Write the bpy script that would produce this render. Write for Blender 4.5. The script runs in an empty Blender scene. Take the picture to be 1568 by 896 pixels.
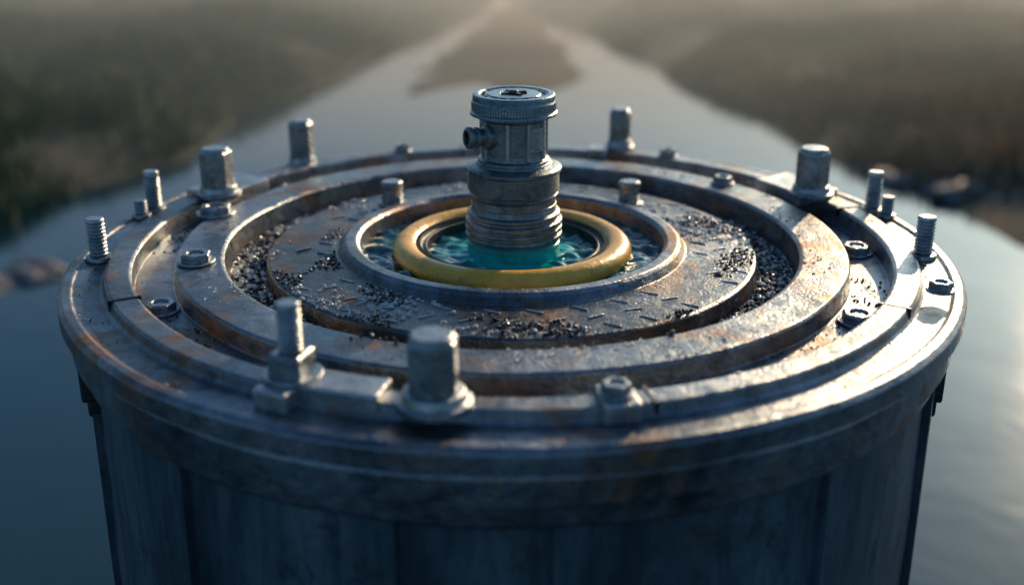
import bpy, math, random
import numpy as np
from mathutils import Vector, Matrix, noise
random.seed(7); rng=np.random.default_rng(7)
scene=bpy.context.scene
scene.view_settings.view_transform='Standard'
scene.view_settings.look='None'
scene.view_settings.exposure=0
TAU=2*math.pi

# ------------------------------------------------------------ mesh builder
class MB:
    def __init__(s): s.v=[];s.f=[];s.sm=[];s.mi=[]
    def add(s,vs,fs,smooth=False,mat=0,M=None):
        b=len(s.v)
        for p in vs:
            p=Vector(p)
            if M is not None: p=M@p
            s.v.append(p)
        for f in fs:
            s.f.append([i+b for i in f]); s.sm.append(smooth); s.mi.append(mat)
    def revolve(s,prof,seg=64,mat=0,M=None,smooth=True,closed=False,wob=0.0):
        n=len(prof); vs=[];fs=[]
        for i,(r,z) in enumerate(prof):
            for j in range(seg):
                a=TAU*j/seg; rr=r; zz=z
                if wob:
                    q=Vector((math.cos(a)*r*3,math.sin(a)*r*3,z*9))
                    rr=r+wob*noise.noise(q); zz=z+wob*noise.noise(q*1.7+Vector((9,3,1)))
                vs.append((rr*math.cos(a),rr*math.sin(a),zz))
        for i in range(n if closed else n-1):
            k=(i+1)%n
            for j in range(seg):
                l=(j+1)%seg
                fs.append((i*seg+j,i*seg+l,k*seg+l,k*seg+j))
        s.add(vs,fs,smooth,mat,M)
    def prism(s,n,r,z0,z1,ch=0.0,mat=0,M=None,rot=0.0):
        rings=[(r,z0),(r,z1-ch)]
        if ch: rings.append((r-ch*1.3,z1))
        vs=[(rr*math.cos(TAU*j/n+rot),rr*math.sin(TAU*j/n+rot),z) for rr,z in rings for j in range(n)]
        fs=[tuple(reversed(range(n)))]
        for i in range(len(rings)-1):
            for j in range(n):
                l=(j+1)%n; fs.append((i*n+j,i*n+l,(i+1)*n+l,(i+1)*n+j))
        fs.append(tuple((len(rings)-1)*n+j for j in range(n)))
        s.add(vs,fs,False,mat,M)
    def box(s,cx,cy,cz,sx,sy,sz,M=None,mat=0,rz=0.0):
        vs=[]
        for dz in(-.5,.5):
            for dx,dy in((-.5,-.5),(.5,-.5),(.5,.5),(-.5,.5)):
                x=dx*sx;y=dy*sy
                vs.append((cx+x*math.cos(rz)-y*math.sin(rz),cy+x*math.sin(rz)+y*math.cos(rz),cz+dz*sz))
        s.add(vs,[(3,2,1,0),(4,5,6,7),(0,1,5,4),(1,2,6,5),(2,3,7,6),(3,0,4,7)],False,mat,M)
    def slab(s,r0,r1,z0,z1,a0,a1,seg=12,mat=0,r0b=None,r1b=None):
        r0b=r0 if r0b is None else r0b; r1b=r1 if r1b is None else r1b
        vs=[]
        for i in range(seg+1):
            a=a0+(a1-a0)*i/seg;c,sn=math.cos(a),math.sin(a)
            vs+=[(r0b*c,r0b*sn,z0),(r1b*c,r1b*sn,z0),(r1*c,r1*sn,z1),(r0*c,r0*sn,z1)]
        fs=[]
        for i in range(seg):
            b=i*4;t=b+4
            for k in range(4):
                l=(k+1)%4
                fs.append((b+k,b+l,t+l,t+k)[::-1])
        fs.append((0,1,2,3)); e=seg*4; fs.append((e+3,e+2,e+1,e))
        s.add(vs,fs,False,mat)
    def obj(s,name,mats,parent=None,loc=(0,0,0),rz=0,bevel=0.0,weighted=True,fix=True,tilt=(0,0)):
        me=bpy.data.meshes.new(name)
        me.from_pydata([tuple(p) for p in s.v],[],s.f)
        me.polygons.foreach_set('use_smooth',s.sm)
        me.polygons.foreach_set('material_index',s.mi)
        for m in mats: me.materials.append(m)
        if fix:
            import bmesh
            bm=bmesh.new();bm.from_mesh(me);bmesh.ops.recalc_face_normals(bm,faces=bm.faces);bm.to_mesh(me);bm.free()
        me.update()
        o=bpy.data.objects.new(name,me); scene.collection.objects.link(o)
        o.location=loc;o.rotation_euler=(tilt[0],tilt[1],rz)
        if parent: o.parent=parent
        if bevel:
            b=o.modifiers.new('bevel','BEVEL');b.width=bevel;b.segments=2;b.limit_method='ANGLE';b.angle_limit=math.radians(40)
        if weighted:
            w=o.modifiers.new('wn','WEIGHTED_NORMAL');w.keep_sharp=True
        return o

def rp(pts,rad=0.006,n=4):
    out=[pts[0]]
    for i in range(1,len(pts)-1):
        p=Vector(pts[i]);a=Vector(pts[i-1])-p;b=Vector(pts[i+1])-p
        r=min(rad,a.length*.45,b.length*.45)
        A=p+a.normalized()*r;B=p+b.normalized()*r
        for k in range(n+1):
            t=k/n
            q=A*(1-t)**2+p*2*t*(1-t)+B*t*t
            out.append((q.x,q.y))
    out.append(pts[-1]);return out

# ------------------------------------------------------------ materials
def newmat(name):
    m=bpy.data.materials.new(name);m.use_nodes=True
    nt=m.node_tree;bs=nt.nodes['Principled BSDF'];return m,nt,bs
def N(nt,t,**k):
    n=nt.nodes.new(t)
    for a,b in k.items(): setattr(n,a,b)
    return n
def noise_n(nt,co,scale,detail=6,rough=.6,dist=0,mapsc=None):
    n=N(nt,'ShaderNodeTexNoise');n.inputs['Scale'].default_value=scale
    n.inputs['Detail'].default_value=detail;n.inputs['Roughness'].default_value=rough
    n.inputs['Distortion'].default_value=dist
    if mapsc:
        mp=N(nt,'ShaderNodeMapping');mp.inputs['Scale'].default_value=mapsc
        nt.links.new(co,mp.inputs['Vector']);co=mp.outputs[0]
    nt.links.new(co,n.inputs['Vector']);return n.outputs['Fac']
def ramp(nt,fac,stops):
    r=N(nt,'ShaderNodeValToRGB');e=r.color_ramp.elements
    while len(e)<len(stops): e.new(.5)
    for i,(p,c) in enumerate(stops):
        e[i].position=p
        if not hasattr(c,'__len__'): c=(c,c,c)
        e[i].color=(*c,1)
    nt.links.new(fac,r.inputs[0]);return r.outputs[0]
def mix(nt,f,a,b,blend='MIX'):
    m=N(nt,'ShaderNodeMix',data_type='RGBA',blend_type=blend)
    for s,v in((0,f),(6,a),(7,b)):
        if hasattr(v,'is_linked'): nt.links.new(v,m.inputs[s])
        elif hasattr(v,'__len__'): m.inputs[s].default_value=(*v,1)
        else: m.inputs[s].default_value=v
    return m.outputs[2]
def metal(name,dark,light,rust=.5,rough=(.25,.55),metallic=.85,bump=.35,streak=False,edge=.6,rustcol=(.13,.06,.028),stain=.7):
    m,nt,bs=newmat(name);L=nt.links
    co=N(nt,'ShaderNodeTexCoord').outputs['Object']
    sc=(1,1,.18) if streak else None
    n1=noise_n(nt,co,3.2,6,.66,.4,sc)
    n2=noise_n(nt,co,24,6,.74,.3,sc)
    n3=noise_n(nt,co,150,2,.6)
    col=ramp(nt,n1,[(.36,dark),(.64,light)])
    col=mix(nt,.6,col,ramp(nt,n2,[(.36,(.35,.38,.42)),(.62,(1.15,1.15,1.15))]),'MULTIPLY')
    st=ramp(nt,noise_n(nt,co,9,6,.80,.4),[(.55,0),(.66,stain)])
    col=mix(nt,st,col,(.03,.031,.033))
    rm=ramp(nt,noise_n(nt,co,4.3,7,.78,.5),[(1-rust-.02,0),(1-rust+.12,1)])
    rcol=ramp(nt,n2,[(.3,tuple(c*.35 for c in rustcol)),(.7,rustcol)])
    col=mix(nt,rm,col,rcol)
    if edge:
        ge=N(nt,'ShaderNodeNewGeometry')
        ed=ramp(nt,ge.outputs['Pointiness'],[(.515,0),(.56,1)])
        edm=N(nt,'ShaderNodeMath',operation='MULTIPLY');L.new(ed,edm.inputs[0]);edm.inputs[1].default_value=edge
        col=mix(nt,edm.outputs[0],col,(.52,.53,.54))
    L.new(col,bs.inputs['Base Color'])
    r=N(nt,'ShaderNodeMapRange');L.new(n2,r.inputs[0])
    r.inputs[1].default_value=.35;r.inputs[2].default_value=.65;r.inputs[3].default_value=rough[0];r.inputs[4].default_value=rough[1]
    rr=mix(nt,rm,r.outputs[0],(.5,.5,.5));L.new(rr,bs.inputs['Roughness'])
    mm=N(nt,'ShaderNodeMapRange');L.new(rm,mm.inputs[0]);mm.inputs[3].default_value=metallic;mm.inputs[4].default_value=.5
    L.new(mm.outputs[0],bs.inputs['Metallic'])
    b1=N(nt,'ShaderNodeBump');b1.inputs['Strength'].default_value=bump;b1.inputs['Distance'].default_value=.003
    L.new(n3,b1.inputs['Height'])
    b2=N(nt,'ShaderNodeBump');b2.inputs['Strength'].default_value=bump;b2.inputs['Distance'].default_value=.010
    L.new(n2,b2.inputs['Height']);L.new(b1.outputs[0],b2.inputs['Normal'])
    L.new(b2.outputs[0],bs.inputs['Normal'])
    return m
M_lid=metal('weathered_steel',(.10,.125,.15),(.32,.355,.39),rust=.46,rough=(.22,.44),bump=.36,rustcol=(.32,.15,.06),edge=.75)
M_disc=metal('worn_plate',(.065,.072,.08),(.22,.235,.25),rust=.48,rough=(.17,.38),bump=.38,rustcol=(.21,.10,.04),stain=.6)
M_wall=metal('barrel_steel',(.03,.06,.08),(.14,.20,.24),rust=.42,rough=(.34,.58),metallic=.5,streak=True,rustcol=(.06,.055,.045),edge=0)
M_bolt=metal('bolt_steel',(.20,.225,.245),(.52,.54,.55),rust=.38,rough=(.18,.36),edge=0,rustcol=(.22,.12,.055),stain=.5)
M_dark=metal('dark_steel',(.03,.035,.04),(.10,.11,.12),rust=.4,rough=(.3,.55),edge=0)
M_pump=metal('pump_iron',(.11,.145,.16),(.34,.385,.40),rust=.36,rough=(.22,.42),bump=.35,metallic=.7,rustcol=(.10,.075,.045),edge=.6)
M_cap=metal('pump_cap_metal',(.13,.23,.28),(.40,.50,.54),rust=.28,rough=(.22,.38),bump=.25,metallic=.7,edge=.4,stain=.6)

m,nt,bs=newmat('painted_glow_pipe');M_teal=m  # teal glow at the pipe foot painted into base colour, fading upward
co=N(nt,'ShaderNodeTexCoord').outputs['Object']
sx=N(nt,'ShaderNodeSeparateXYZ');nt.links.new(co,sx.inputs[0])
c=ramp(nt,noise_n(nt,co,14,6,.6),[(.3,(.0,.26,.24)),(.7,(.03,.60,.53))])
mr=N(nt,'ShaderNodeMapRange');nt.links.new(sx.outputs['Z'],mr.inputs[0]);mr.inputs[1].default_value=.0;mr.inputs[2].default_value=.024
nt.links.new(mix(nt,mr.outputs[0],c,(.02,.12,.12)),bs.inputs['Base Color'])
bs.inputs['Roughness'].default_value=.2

m,nt,bs=newmat('yellow_rubber');M_yel=m
co=N(nt,'ShaderNodeTexCoord').outputs['Object']
c=ramp(nt,noise_n(nt,co,9,6,.65),[(.3,(.60,.30,.03)),(.65,(.90,.50,.07))])
c=mix(nt,ramp(nt,noise_n(nt,co,30,6,.75,.6),[(.55,0),(.72,.8)]),c,(.14,.07,.025))
nt.links.new(c,bs.inputs['Base Color']);bs.inputs['Roughness'].default_value=.3
b=N(nt,'ShaderNodeBump');b.inputs['Strength'].default_value=.4;b.inputs['Distance'].default_value=.006
nt.links.new(noise_n(nt,co,45,5,.65),b.inputs['Height']);nt.links.new(b.outputs[0],bs.inputs['Normal'])

m,nt,bs=newmat('well_water');M_ww=m
co=N(nt,'ShaderNodeTexCoord').outputs['Object']
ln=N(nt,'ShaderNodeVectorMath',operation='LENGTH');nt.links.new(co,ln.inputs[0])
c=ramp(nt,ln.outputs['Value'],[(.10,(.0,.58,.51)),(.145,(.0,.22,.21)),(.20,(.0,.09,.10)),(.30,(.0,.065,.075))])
nt.links.new(c,bs.inputs['Base Color']);bs.inputs['Roughness'].default_value=.02;bs.inputs['IOR'].default_value=1.75

m,nt,bs=newmat('pond_water');M_pw=m
co=N(nt,'ShaderNodeTexCoord').outputs['Object']
bs.inputs['Base Color'].default_value=(.006,.028,.042,1);bs.inputs['Roughness'].default_value=.08
b=N(nt,'ShaderNodeBump');b.inputs['Strength'].default_value=.2;b.inputs['Distance'].default_value=.03
nt.links.new(noise_n(nt,co,1.6,3,.5,.3),b.inputs['Height']);nt.links.new(b.outputs[0],bs.inputs['Normal'])

m,nt,bs=newmat('gravel_grit');M_grav=m
co=N(nt,'ShaderNodeTexCoord').outputs['Object']
nt.links.new(ramp(nt,noise_n(nt,co,120,1,.5),[(.38,(.015,.015,.017)),(.54,(.06,.06,.063)),(.66,(.5,.48,.44))]),bs.inputs['Base Color'])
bs.inputs['Roughness'].default_value=.2;bs.inputs['Metallic'].default_value=.6

m,nt,bs=newmat('droplet_water');M_drop=m
bs.inputs['Base Color'].default_value=(.85,.9,.92,1);bs.inputs['Roughness'].default_value=.09
bs.inputs['Transmission Weight'].default_value=.6;bs.inputs['IOR'].default_value=1.6

m,nt,bs=newmat('marsh_soil');M_soil=m
co=N(nt,'ShaderNodeTexCoord').outputs['Object']
nt.links.new(ramp(nt,noise_n(nt,co,.8,5,.6),[(.3,(.022,.034,.027)),(.7,(.045,.055,.042))]),bs.inputs['Base Color'])
bs.inputs['Roughness'].default_value=.9
def grassmat(name,a,b_):
    m,nt,bs=newmat(name)
    co=N(nt,'ShaderNodeTexCoord').outputs['Object']
    nt.links.new(ramp(nt,noise_n(nt,co,.5,3,.5),[(.35,a),(.65,b_)]),bs.inputs['Base Color'])
    bs.inputs['Roughness'].default_value=.8
    return m
M_green=grassmat('reed_green',(.03,.07,.045),(.06,.12,.06))
M_dry=grassmat('reed_dry',(.11,.08,.05),(.38,.25,.13))
m,nt,bs=newmat('rock_grey');M_rock=m
co=N(nt,'ShaderNodeTexCoord').outputs['Object']
nt.links.new(ramp(nt,noise_n(nt,co,4,5,.7),[(.3,(.05,.06,.065)),(.7,(.18,.19,.20))]),bs.inputs['Base Color'])
bs.inputs['Roughness'].default_value=.6

# ------------------------------------------------------------ barrel
tank=bpy.data.objects.new('steel_barrel',None);scene.collection.objects.link(tank)
GZ=-2.0
pl=[(.93,-.165),(.958,-.165),(.966,-.155),(.968,-.118),(.984,-.110),(.986,-.060),(.980,-.052),(1.0,-.044),(1.0,-.008),(.990,0.0),(.974,.001),(.968,-.004),
    (.915,-.004),(.909,.001),(.905,.018),(.900,.021),(.856,.021),(.849,.016),(.847,-.022),(.765,-.022),(.762,.014),(.757,.019),(.662,.020),(.654,.015),(.650,-.044),
    (.572,-.046),(.567,-.040),(.563,-.006),(.556,-.002),(.43,.002),(.403,.003),(.391,.018),(.384,.024),(.361,.024),(.352,.017),(.348,-.2)]
mb=MB()
prof=rp(pl,.0025,3)
idx=[i for i,p in enumerate(prof) if p[0]<=.6535 and p[1]<.012][0]
idx2=[i for i,p in enumerate(prof) if p[0]<=.401][0]
mb.revolve(prof[:idx+1],288,0,wob=.0022)
mb.revolve(prof[idx:idx2+1],288,1,wob=.0022)
mb.revolve(prof[idx2:],288,0,wob=.0014)
lid=mb.obj('lid',[M_lid,M_disc],tank,fix=True)
mb=MB()
bp=[(.945,-.12)]+[(.945+.02*t,-.12-1.95*t) for t in np.linspace(.02,1,14)]
mb.revolve(bp,192,0,wob=.006)
ribs=[(-1.36,-1.2),(-.70,-.66),(-.30,-.20),(.07,.13),(.62,.66),(1.12,1.25),(1.9,2.0),(2.6,2.7),(3.2,3.3),(3.8,3.9),(4.4,4.48)]
for a0,a1 in ribs:
    a0-=math.pi/2;a1-=math.pi/2
    mb.slab(.93,.962,-2.05,-.16,a0,a1,6,0,r0b=.95,r1b=.982)
mb.revolve(rp([(.94,-1.12),(.985,-1.13),(.985,-1.19),(.94,-1.20)],.01,3),192,0)
mb.slab(.94,.972,-.42,-.33,-math.pi/2+.345,-math.pi/2+.375,3,0)
body=mb.obj('body',[M_wall],tank,bevel=0)
mb=MB()
for a in (-160,-20,60,120):
    ar=math.radians(a)
    mb.slab(.93,.980,-.235,-.155,ar-.035,ar+.035,5)
    mb.slab(.93,.970,-.275,-.233,ar-.022,ar+.022,5)
mb.obj('lugs',[M_dark],tank,bevel=.006)
mb=MB()
for ring,(r,n) in enumerate([(.435,30),(.482,34),(.530,37)]):
    for k in range(n):
        a=TAU*(k+.5*ring)/n+rng.normal(0,.015)
        if noise.noise(Vector((math.cos(a)*2,math.sin(a)*2,r*6)))<-.05 : continue
        z=.0012-.004*(r-.43)/.12
        mb.box(r*math.cos(a),r*math.sin(a),z,.038,.0045,.0070,rz=(.5 if ring%2 else -.5)+rng.normal(0,.08))
mb.obj('tread_marks',[M_disc],tank,bevel=.0015,weighted=False)
mb=MB()
def P(X,Y): return math.atan2(Y,X)
a1=P(-.80,.35);a2=P(-.75,.50)
mb.slab(.80,.925,.0,.034,min(a1,a2)-.02,max(a1,a2)+.02,6)
a1=P(.80,.35);a2=P(.75,.50)
mb.slab(.80,.925,.0,.034,min(a1,a2)-.02,max(a1,a2)+.02,6)
mb.slab(.838,.912,.0,.036,P(-.369,-.778)-.01,P(-.21,-.86),8)
mb.slab(.84,.925,-.004,.032,P(.168,-.852)-.034,P(.168,-.852)+.034,5)
mb.slab(.84,.95,-.004,.032,P(-.369,-.80)-.035,P(-.369,-.80)+.035,5)
mb.slab(.843,.915,.0,.028,P(.30,.85),P(.24,.87),5)
mb.obj('brackets',[M_lid],tank,bevel=.004)
mb=MB()
for a in (-31,208,100,15,150,-75):
    ar=math.radians(a);mb.slab(.845,.910,.0,.0232,ar-.0035,ar+.0035,2)
mb.obj('ring_joints',[M_dark],tank,weighted=False)

# ------------------------------------------------------------ fasteners
def hex_bolt(X,Y,z,h,r,wr,rz=.2,tilt=(0,0)):
    mb=MB()
    mb.revolve(rp([(0.001,0.0),(wr,0),(wr,.012),(wr*.86,.014),(wr*.80,.028),(r*1.0,.030),(0.001,.031)],.002,3),48)
    mb.prism(6,r,.028,h,.008)
    mb.revolve(rp([(r*.84,h-.004),(r*.80,h+.0035),(.001,h+.004)],.003,2),32)
    return mb.obj('hex_bolt',[M_bolt],None,(X,Y,z),rz,bevel=.0025,tilt=tilt)
def stud(X,Y,z,h,r,nut=True,nr=.036,nh=.05,name='threaded_stud',rz=0.3,sq=False):
    mb=MB();pf=[(r,0)]
    nth=int((h*.97)/.0085);dz=.0085
    zz=0
    for i in range(nth):
        pf+=[(r*.86,zz+dz*.15),(r*.86,zz+dz*.3),(r,zz+dz*.6),(r,zz+dz*.8)];zz+=dz
    pf+=[(r*.98,h-.004),(r*.85,h),(.0005,h)]
    mb.revolve(pf,32)
    if nut:
        mb.prism(4 if sq else 6,nr,.004,nh,.005)
        mb.revolve(rp([(r,.0),(nr*1.25,0),(nr*1.25,.007),(r,.008)],.002,2),32)
    else:
        mb.revolve(rp([(r,.0),(r*1.5,0),(r*1.45,.010),(r,.012)],.002,2),32)
    return mb.obj(name,[M_bolt],None,(X,Y,z),rz,bevel=.002)
def nut(X,Y,z,r,rz=.2,h=.02):
    mb=MB()
    mb.revolve(rp([(r*.5,0),(r*1.22,0),(r*1.22,.006),(r*.5,.007)],.002,2),40)
    vs=[]
    for rr,zz in((r,.006),(r,h-.003),(r*.9,h)):
        for j in range(24):
            a=TAU*j/24
            q=math.cos(math.pi/6)/math.cos((a%(TAU/6))-math.pi/6)
            vs.append((rr*q*math.cos(a),rr*q*math.sin(a),zz))
    for rr,zz in((r*.56,h),(r*.5,h-.004),(r*.5,.006)):
        for j in range(24):
            a=TAU*j/24;vs.append((rr*math.cos(a),rr*math.sin(a),zz))
    fs=[]
    for i in range(5):
        for j in range(24):
            l=(j+1)%24;fs.append((i*24+j,i*24+l,(i+1)*24+l,(i+1)*24+j))
    mb.add(vs,fs,False)
    mb.revolve([(r*.47,0.004),(r*.47,h*.7),(r*.40,h*.8),(.0005,h*.8)],24)
    return mb.obj('hex_nut',[M_bolt],None,(X,Y,z),rz,bevel=.0012)

hex_bolt(-.126,-.880,.018,.122,.044,.064,.45)
hex_bolt(-.765,.341,.020,.124,.043,.058,.2)
hex_bolt(.780,.341,.020,.124,.043,.058,.75)
hex_bolt(-.615,.735,-.004,.135,.036,.046,.3)
hex_bolt(.326,.862,.018,.120,.033,.044,.1)
stud(-.369,-.795,.032,.132,.021,True,.042,.046,sq=True,rz=.5)
stud(-.932,-.10,-.004,.098,.021,False)
stud(.932,-.085,-.004,.098,.021,False)
stud(-.920,.285,-.004,.105,.020,False)
stud(.925,.280,-.004,.105,.020,False)
stud(-.935,.225,-.004,.045,.016,False)
stud(.945,.225,-.004,.055,.016,False)
def plug(X,Y,z):
    mb=MB()
    mb.revolve(rp([(.001,0),(.037,0),(.037,.008),(.026,.010),(.025,.045),(.028,.046),(.028,.060),(.024,.064),(.001,.064)],.002,3),40)
    mb.prism(6,.029,.010,.028,.002)
    mb.obj('plug_bolt',[M_bolt],None,(X,Y,z),.3,bevel=.0015)
plug(-.311,.325,.0);plug(.304,.325,.0)
for X,Y,z,r in [(-.735,.180,.019,.040),(-.690,-.183,.019,.034),(-.716,-.372,-.022,.031),(.805,-.005,-.022,.033),(.690,-.430,-.022,.034),
                (.873,-.361,.018,.024),(-.329,.820,.020,.022),(.46,.76,.020,.024),(-.615,.52,-.022,.026),(.570,.46,.019,.026),(.168,-.868,.032,.026),(.67,.46,-.022,.026),(-.10,.87,.020,.02)]:
    nut(X,Y,z,r,rng.uniform(0,1),.022)

# ------------------------------------------------------------ yellow ring
mb=MB()
tor=[(.2470+.030*math.cos(t),.004+.026*math.sin(t)) for t in np.linspace(0,TAU,25)[:-1]]
mb.revolve(tor,192,0,closed=True,wob=.0026)
mb.revolve(rp([(.226,-.03),(.226,.016),(.222,.020),(.215,.020),(.212,.012),(.206,.010),(.203,.014),(.198,.014),(.197,-.03)],.0015,3),192,1)
for k in range(150):
    a=TAU*k/150;mb.box(.2185*math.cos(a),.2185*math.sin(a),.0205,.009,.0035,.003,rz=a,mat=1)
mb.obj('yellow_rubber_ring',[M_yel,M_dark],None,loc=(0.0,-.008,-.008))

# ------------------------------------------------------------ water in well
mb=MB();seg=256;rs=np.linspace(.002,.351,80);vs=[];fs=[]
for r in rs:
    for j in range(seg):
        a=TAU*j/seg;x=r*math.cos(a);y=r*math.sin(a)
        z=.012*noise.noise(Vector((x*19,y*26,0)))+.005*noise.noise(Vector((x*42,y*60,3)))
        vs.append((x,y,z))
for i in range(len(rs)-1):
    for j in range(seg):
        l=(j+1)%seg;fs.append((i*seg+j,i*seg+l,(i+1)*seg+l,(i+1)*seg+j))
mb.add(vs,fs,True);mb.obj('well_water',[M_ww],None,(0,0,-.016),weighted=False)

# ------------------------------------------------------------ pump
pump=bpy.data.objects.new('standpipe_valve',None);scene.collection.objects.link(pump);pump.location=(.004,0,0)
mb=MB()
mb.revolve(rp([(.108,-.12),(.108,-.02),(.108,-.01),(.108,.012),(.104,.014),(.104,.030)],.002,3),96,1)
mb.revolve(rp([(.100,.024),(.112,.026),(.112,.034),(.106,.036),(.106,.040),(.112,.042),(.112,.050),(.107,.052),(.107,.055),(.112,.057),(.112,.066),(.107,.069),(.103,.070),(.103,.075),(.107,.077),(.107,.084),(.099,.087),
  (.0965,.100),(.0985,.101),(.0985,.104),(.0965,.105),(.0965,.118),(.100,.122),(.1025,.127),(.098,.131),(.1045,.135),(.1045,.178),(.1095,.181),(.1095,.188),(.101,.192),(.086,.196),(.086,.200),(.082,.201),(.082,.207),(.074,.210),(.0725,.222),(.0725,.296),(.078,.300),(.078,.304),(.09,.309)],.0014,3),96,0)
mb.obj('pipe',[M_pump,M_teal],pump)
mb=MB()
for a in (-64,-28,10,60,120,170,215,-100):
    ar=math.radians(a);mb.box(.0745*math.cos(ar),.0745*math.sin(ar),.255,.008,.009,.086,rz=ar)
mb.slab(.070,.0775,.232,.285,math.radians(-60),math.radians(-32),5)
mb.slab(.098,.107,.140,.174,math.radians(168),math.radians(192),4)
mb.obj('neck_ribs',[M_pump],pump,bevel=.0015)
mb=MB()
cp=rp([(.072,.306),(.0985,.308),(.0985,.314),(.094,.317),(.094,.338),(.0925,.340),(.0925,.352),(.090,.3545),(.078,.3545),(.077,.3515),(.060,.3515),(.059,.354),(.030,.354),(.029,.351),(.001,.351)],.0012,3)
mb.revolve(cp,128,0)
for k in range(90):
    a=TAU*k/90;mb.box(.0942*math.cos(a),.0942*math.sin(a),.3275,.003,.0035,.018,rz=a)
mb.revolve(rp([(.011,.35),(.011,.358),(.008,.361),(.001,.361)],.001,2),24,1)
for k in range(4):
    a=TAU*k/4+.5;mb.box(.021*math.cos(a),.021*math.sin(a),.355,.018,.009,.005,rz=a,mat=1)
for k in range(18):
    if k%6==5: continue
    a=TAU*k/18;mb.box(.0685*math.cos(a),.0685*math.sin(a),.352,.009,.006+.005*(k%3),.003,rz=a,mat=1)
mb.obj('cap',[M_cap,M_dark],pump,bevel=0)
mb=MB()
d=Vector((-.90,-.43,.06)).normalized()
Mn=Matrix.Translation((-.03,-.03,.262))@d.to_track_quat('Z','Y').to_matrix().to_4x4()
mb.revolve(rp([(.028,.0),(.028,.036),(.024,.040),(.019,.043),(.019,.054),(.0235,.056),(.0235,.062),(.020,.064),(.020,.070),(.0245,.072),(.0245,.080),(.021,.083),(.0165,.084),(.0155,.080),(.0155,.05),(.001,.05)],.0012,3),48,0,M=Mn)
mb.obj('nozzle',[M_pump],pump)

# ------------------------------------------------------------ gravel
ico=[];ph=(1+5**.5)/2
for a in(-1,1):
    for b_ in(-ph,ph): ico+=[(0,a,b_),(a,b_,0),(b_,0,a)]
icoV=np.array(ico)/math.sqrt(1+ph*ph)
import bmesh
bm=bmesh.new()
for p in icoV: bm.verts.new(p)
bmesh.ops.convex_hull(bm,input=bm.verts);bm.verts.index_update()
icoF=[[v.index for v in f.verts] for f in bm.faces];icoV=np.array([v.co[:] for v in bm.verts]);bm.free()
V=[];F=[];cnt=0
def stone(x,y,z,s):
    global cnt
    sc=rng.uniform(.55,1.25,3)*s
    pts=icoV*rng.uniform(.75,1.2,(len(icoV),1))*sc
    a=rng.uniform(0,TAU);c,sn=math.cos(a),math.sin(a)
    q=pts.copy();q[:,0]=pts[:,0]*c-pts[:,1]*sn+x;q[:,1]=pts[:,0]*sn+pts[:,1]*c+y;q[:,2]+=z
    V.append(q)
    for f in icoF: F.append([i+cnt for i in f])
    cnt+=len(icoV)
def surfz(r):
    if r<.56: return .002-.004*(r-.43)/.12
    if r<.652: return -.045
    if r<.765: return .02
    if r<.847: return -.022
    if r<.91: return .021
    return -.004
n=0
while n<5200:
    r=rng.uniform(.572,.646);a=rng.uniform(0,TAU)
    dens=.4+1.4*noise.noise(Vector((math.cos(a)*2.6,math.sin(a)*2.6,r*14)))
    dg=math.degrees(a)%360
    if 160<dg<235 or dg>330 or dg<35: dens+=.45
    if rng.random()<dens:
        s=rng.uniform(.0018,.0050)*(1.6 if rng.random()<.10 else 1)
        stone(r*math.cos(a),r*math.sin(a),-.044+s*.4+rng.random()*.008*max(0,dens),s);n+=1
n=0
while n<1400:
    r=rng.uniform(.41,.558);a=rng.uniform(0,TAU)
    dens=-.35+1.6*noise.noise(Vector((math.cos(a)*3+5,math.sin(a)*3,r*9)))
    dg=math.degrees(a)%360
    if 165<dg<250: dens+=.35
    if rng.random()<dens:
        s=rng.uniform(.0014,.0042);stone(r*math.cos(a),r*math.sin(a),surfz(r)+s*.4,s);n+=1
for cx,cy,k,sp in[(.469,.16,70,.03),(.54,.10,40,.02),(.05,-.60,140,.035),(.10,-.61,100,.03),(.02,-.575,50,.02),(.25,-.565,50,.03),(.03,-.52,40,.05),(-.2,-.6,60,.04)]:
    for _ in range(k):
        x=cx+rng.normal(0,sp);y=cy+rng.normal(0,sp*.5);r=math.hypot(x,y)
        s=rng.uniform(.002,.0065)
        stone(x,y,surfz(r)+s*.5,s)
for _ in range(900):
    r=rng.uniform(.768,.842);a=rng.uniform(0,TAU);s=rng.uniform(.0012,.004)
    if noise.noise(Vector((math.cos(a)*4,math.sin(a)*4,2)))>-.05: stone(r*math.cos(a),r*math.sin(a),-.022+s*.4,s)
for _ in range(120):
    a=rng.uniform(0,TAU);r=rng.uniform(.915,.96);s=rng.uniform(.0012,.0025);stone(r*math.cos(a),r*math.sin(a),-.004+s*.4,s)
me=bpy.data.meshes.new('loose_gravel');me.from_pydata(np.concatenate(V).tolist(),[],F);me.materials.append(M_grav)
o=bpy.data.objects.new('loose_gravel',me);scene.collection.objects.link(o)
# droplets
bm=bmesh.new();bmesh.ops.create_icosphere(bm,subdivisions=2,radius=1);bm.verts.index_update()
sV=np.array([v.co[:] for v in bm.verts]);sF=np.array([[v.index for v in f.verts] for f in bm.faces]);bm.free()
V=[];F=[];c=0
while c<2000:
    r=math.sqrt(rng.uniform(.41**2,.97**2));a=rng.uniform(0,TAU)
    if .645<r<.66 or .755<r<.77 or .84<r<.852 or .9<r<.92: continue
    x=r*math.cos(a);y=r*math.sin(a)
    dn=noise.noise(Vector((x*4,y*4,11)))*1.3+(.5 if .56<r<.66 else .0 if r<.56 else -.3)
    if rng.random()>dn*1.6: continue
    s=rng.uniform(.0020,.0062)*(1.0 if r<.66 else .6)
    q=sV*np.array([s*rng.uniform(.8,1.3),s*rng.uniform(.8,1.3),s*.75])+np.array([x,y,surfz(r)+s*.25+(.008 if .57<r<.65 else 0)])
    V.append(q);F.append(sF+c*len(sV));c+=1
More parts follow.
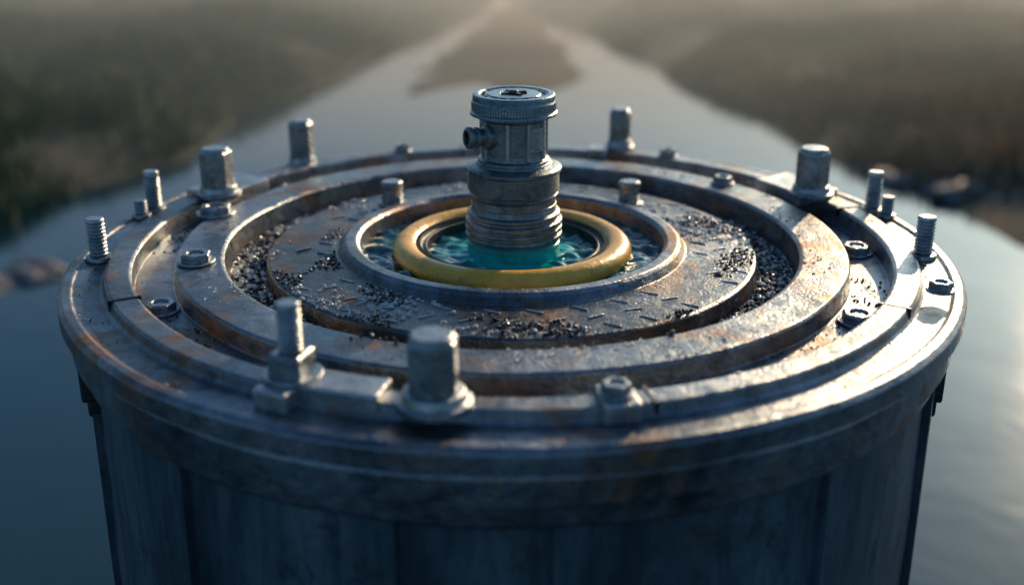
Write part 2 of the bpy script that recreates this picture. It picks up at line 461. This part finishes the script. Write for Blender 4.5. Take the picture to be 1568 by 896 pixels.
me=bpy.data.meshes.new('water_droplets');me.from_pydata(np.concatenate(V).tolist(),[],np.concatenate(F).tolist());me.materials.append(M_drop)
me.polygons.foreach_set('use_smooth',[True]*len(me.polygons))
o=bpy.data.objects.new('water_droplets',me);scene.collection.objects.link(o)

# ------------------------------------------------------------ setting
def chan(y): return 2.9*max(0,(23.5-y))/12.5
def land(x,y):
    wob=.5*math.sin(x*.7+1)+.35*math.sin(x*1.7)+.5*noise.noise(Vector((x*.4,y*.4,0)))
    shore=(5.6 if x<0 else 4.9)+wob
    w1=y-shore
    hw=chan(y)+.35*noise.noise(Vector((3,y*.5,0)))
    w2=abs(x+.1)-hw
    v=min(w1,w2)
    return max(v,-y-40)
def sandbar(x,y):
    return min(.5*chan(y)-abs(x+.05)+.35*noise.noise(Vector((x,y*.7,9))),(y-12.0-abs(x)*.9)*.4+.8*noise.noise(Vector((x*1.3,2,9))))
def hgt(x,y):
    l=land(x,y)
    h=GZ+max(-.7,min(.28,l*.28))+ (.08*noise.noise(Vector((x*.5,y*.5,4))) if l>0 else 0)
    sb=sandbar(x,y)
    if sb>-.3: h=max(h,GZ+min(.03,sb*.06)+.03*noise.noise(Vector((x*2,y*2,0))))
    return h
t=np.linspace(-1,1,281);xs=np.sinh(t*5.6)/math.sinh(5.6)*1500
ys=np.sinh(t*5.6)/math.sinh(5.6)*1500+11
vs=[(x,y,hgt(x,y)) for y in ys for x in xs];nx=len(xs)
fs=[(j*nx+i,j*nx+i+1,(j+1)*nx+i+1,(j+1)*nx+i) for j in range(nx-1) for i in range(nx-1)]
mb=MB();mb.add(vs,fs,True);mb.obj('ground',[M_soil],weighted=False,fix=False)
mb=MB();mb.add([(-1400,-1400,GZ),(1400,-1400,GZ),(1400,1400,GZ),(-1400,1400,GZ)],[(0,1,2,3)]);mb.obj('water',[M_pw],weighted=False,fix=False)

def blades(name,mat,xr,yr,n,hr):
    Vv=[];Ff=[];c=0
    while c<n:
        x=rng.uniform(*xr);y=yr[0]+(yr[1]-yr[0])*rng.random()**1.3
        l=land(x,y)
        if l<.03: continue
        d=noise.noise(Vector((x*.6,y*.6,7)))+.5
        if rng.random()>d*2: continue
        z=hgt(x,y);h=rng.uniform(*hr)*(.5+1.0*max(0,d))*min(1,.35+l*.3);w=rng.uniform(.006,.013)*(1+y*.06)
        a=rng.uniform(0,TAU);lx,ly=rng.normal(0,.3,2)*h
        dx,dy=math.cos(a)*w,math.sin(a)*w
        Vv+=[(x-dx,y-dy,z-.03),(x+dx,y+dy,z-.03),(x+dx*.7+lx*.4,y+dy*.7+ly*.4,z+h*.6),(x-dx*.7+lx*.4,y-dy*.7+ly*.4,z+h*.6),(x+lx,y+ly,z+h)]
        b=c*5;Ff+=[(b,b+1,b+2,b+3),(b+3,b+2,b+4)];c+=1
    me=bpy.data.meshes.new(name);me.from_pydata(Vv,[],Ff);me.materials.append(mat)
    o=bpy.data.objects.new(name,me);scene.collection.objects.link(o)
blades('marsh_reeds',M_green,(-16,-.4),(4.5,30),75000,(.25,.5))
blades('dry_reeds',M_dry,(.4,16),(4.2,30),75000,(.2,.42))

def rock(x,y,z,sx,sy,sz,seed):
    bm=bmesh.new();bmesh.ops.create_icosphere(bm,subdivisions=4,radius=1)
    for v in bm.verts:
        n_=noise.noise(v.co*1.3+Vector((seed,0,0)))*.45+noise.noise(v.co*3.5+Vector((0,seed,0)))*.15
        v.co*=1+n_;v.co.x*=sx;v.co.y*=sy;v.co.z*=sz
    me=bpy.data.meshes.new('rock');bm.to_mesh(me);bm.free();me.materials.append(M_rock)
    o=bpy.data.objects.new('rock',me);scene.collection.objects.link(o);o.location=(x,y,z)
for i,(x,y,s) in enumerate([(4.1,7.4,.34),(4.6,7.0,.38),(5.2,7.2,.42),(3.6,7.9,.26),(-3.9,5.0,.36),(-4.6,4.9,.42),(-3.5,5.3,.22),(-5.3,5.2,.4)]):
    rock(x,y,GZ,s,s*.8,s*.38,i*3.1)

# mist banks
def mist(y0,dens,top):
    m=bpy.data.materials.new('mist');m.use_nodes=True;nt=m.node_tree;nt.nodes.clear()
    o_=nt.nodes.new('ShaderNodeOutputMaterial');v=nt.nodes.new('ShaderNodeVolumeScatter')
    v.inputs['Density'].default_value=dens;v.inputs['Anisotropy'].default_value=.35;v.inputs['Color'].default_value=(.80,.95,1,1)
    nt.links.new(v.outputs[0],o_.inputs['Volume'])
    mb=MB();mb.box(0,(y0+140)/2,(GZ-.5+top)/2,260,140-y0,top-GZ+.5)
    mb.obj('mist',[m],weighted=False)
mist(7.5,.025,-.3);mist(15.5,.09,.15)

# ------------------------------------------------------------ light
az,el=math.radians(29),math.radians(20)
w=bpy.data.worlds.new('World');scene.world=w;w.use_nodes=True;nt=w.node_tree
bg=nt.nodes['Background'];sky=nt.nodes.new('ShaderNodeTexSky');sky.sky_type='NISHITA';sky.sun_disc=False
sky.sun_elevation=el;sky.sun_rotation=az;sky.air_density=1.2;sky.dust_density=2.0;sky.ozone_density=4
tint=mix(nt,1.0,sky.outputs[0],(.78,1.0,1.12),'MULTIPLY')
nt.links.new(tint,bg.inputs['Color']);bg.inputs['Strength'].default_value=.11
sl=bpy.data.lights.new('sun','SUN');sl.energy=5.0;sl.angle=math.radians(.6);sl.color=(1,.70,.40)
so=bpy.data.objects.new('sun',sl);scene.collection.objects.link(so)
s=Vector((math.sin(az)*math.cos(el),math.cos(az)*math.cos(el),math.sin(el)))
so.rotation_euler=s.to_track_quat('Z','Y').to_euler();so.location=s*30

# ------------------------------------------------------------ camera
cam=bpy.data.cameras.new('camera');co_=bpy.data.objects.new('camera',cam);scene.collection.objects.link(co_)
co_.location=(0,-2.543,.8445);co_.rotation_euler=(math.radians(90-20.8),0,0)
cam.lens=40.2;cam.sensor_width=36;cam.clip_end=5000;cam.clip_start=.05
cam.dof.use_dof=True;cam.dof.focus_distance=2.42;cam.dof.aperture_fstop=1.0
scene.camera=co_
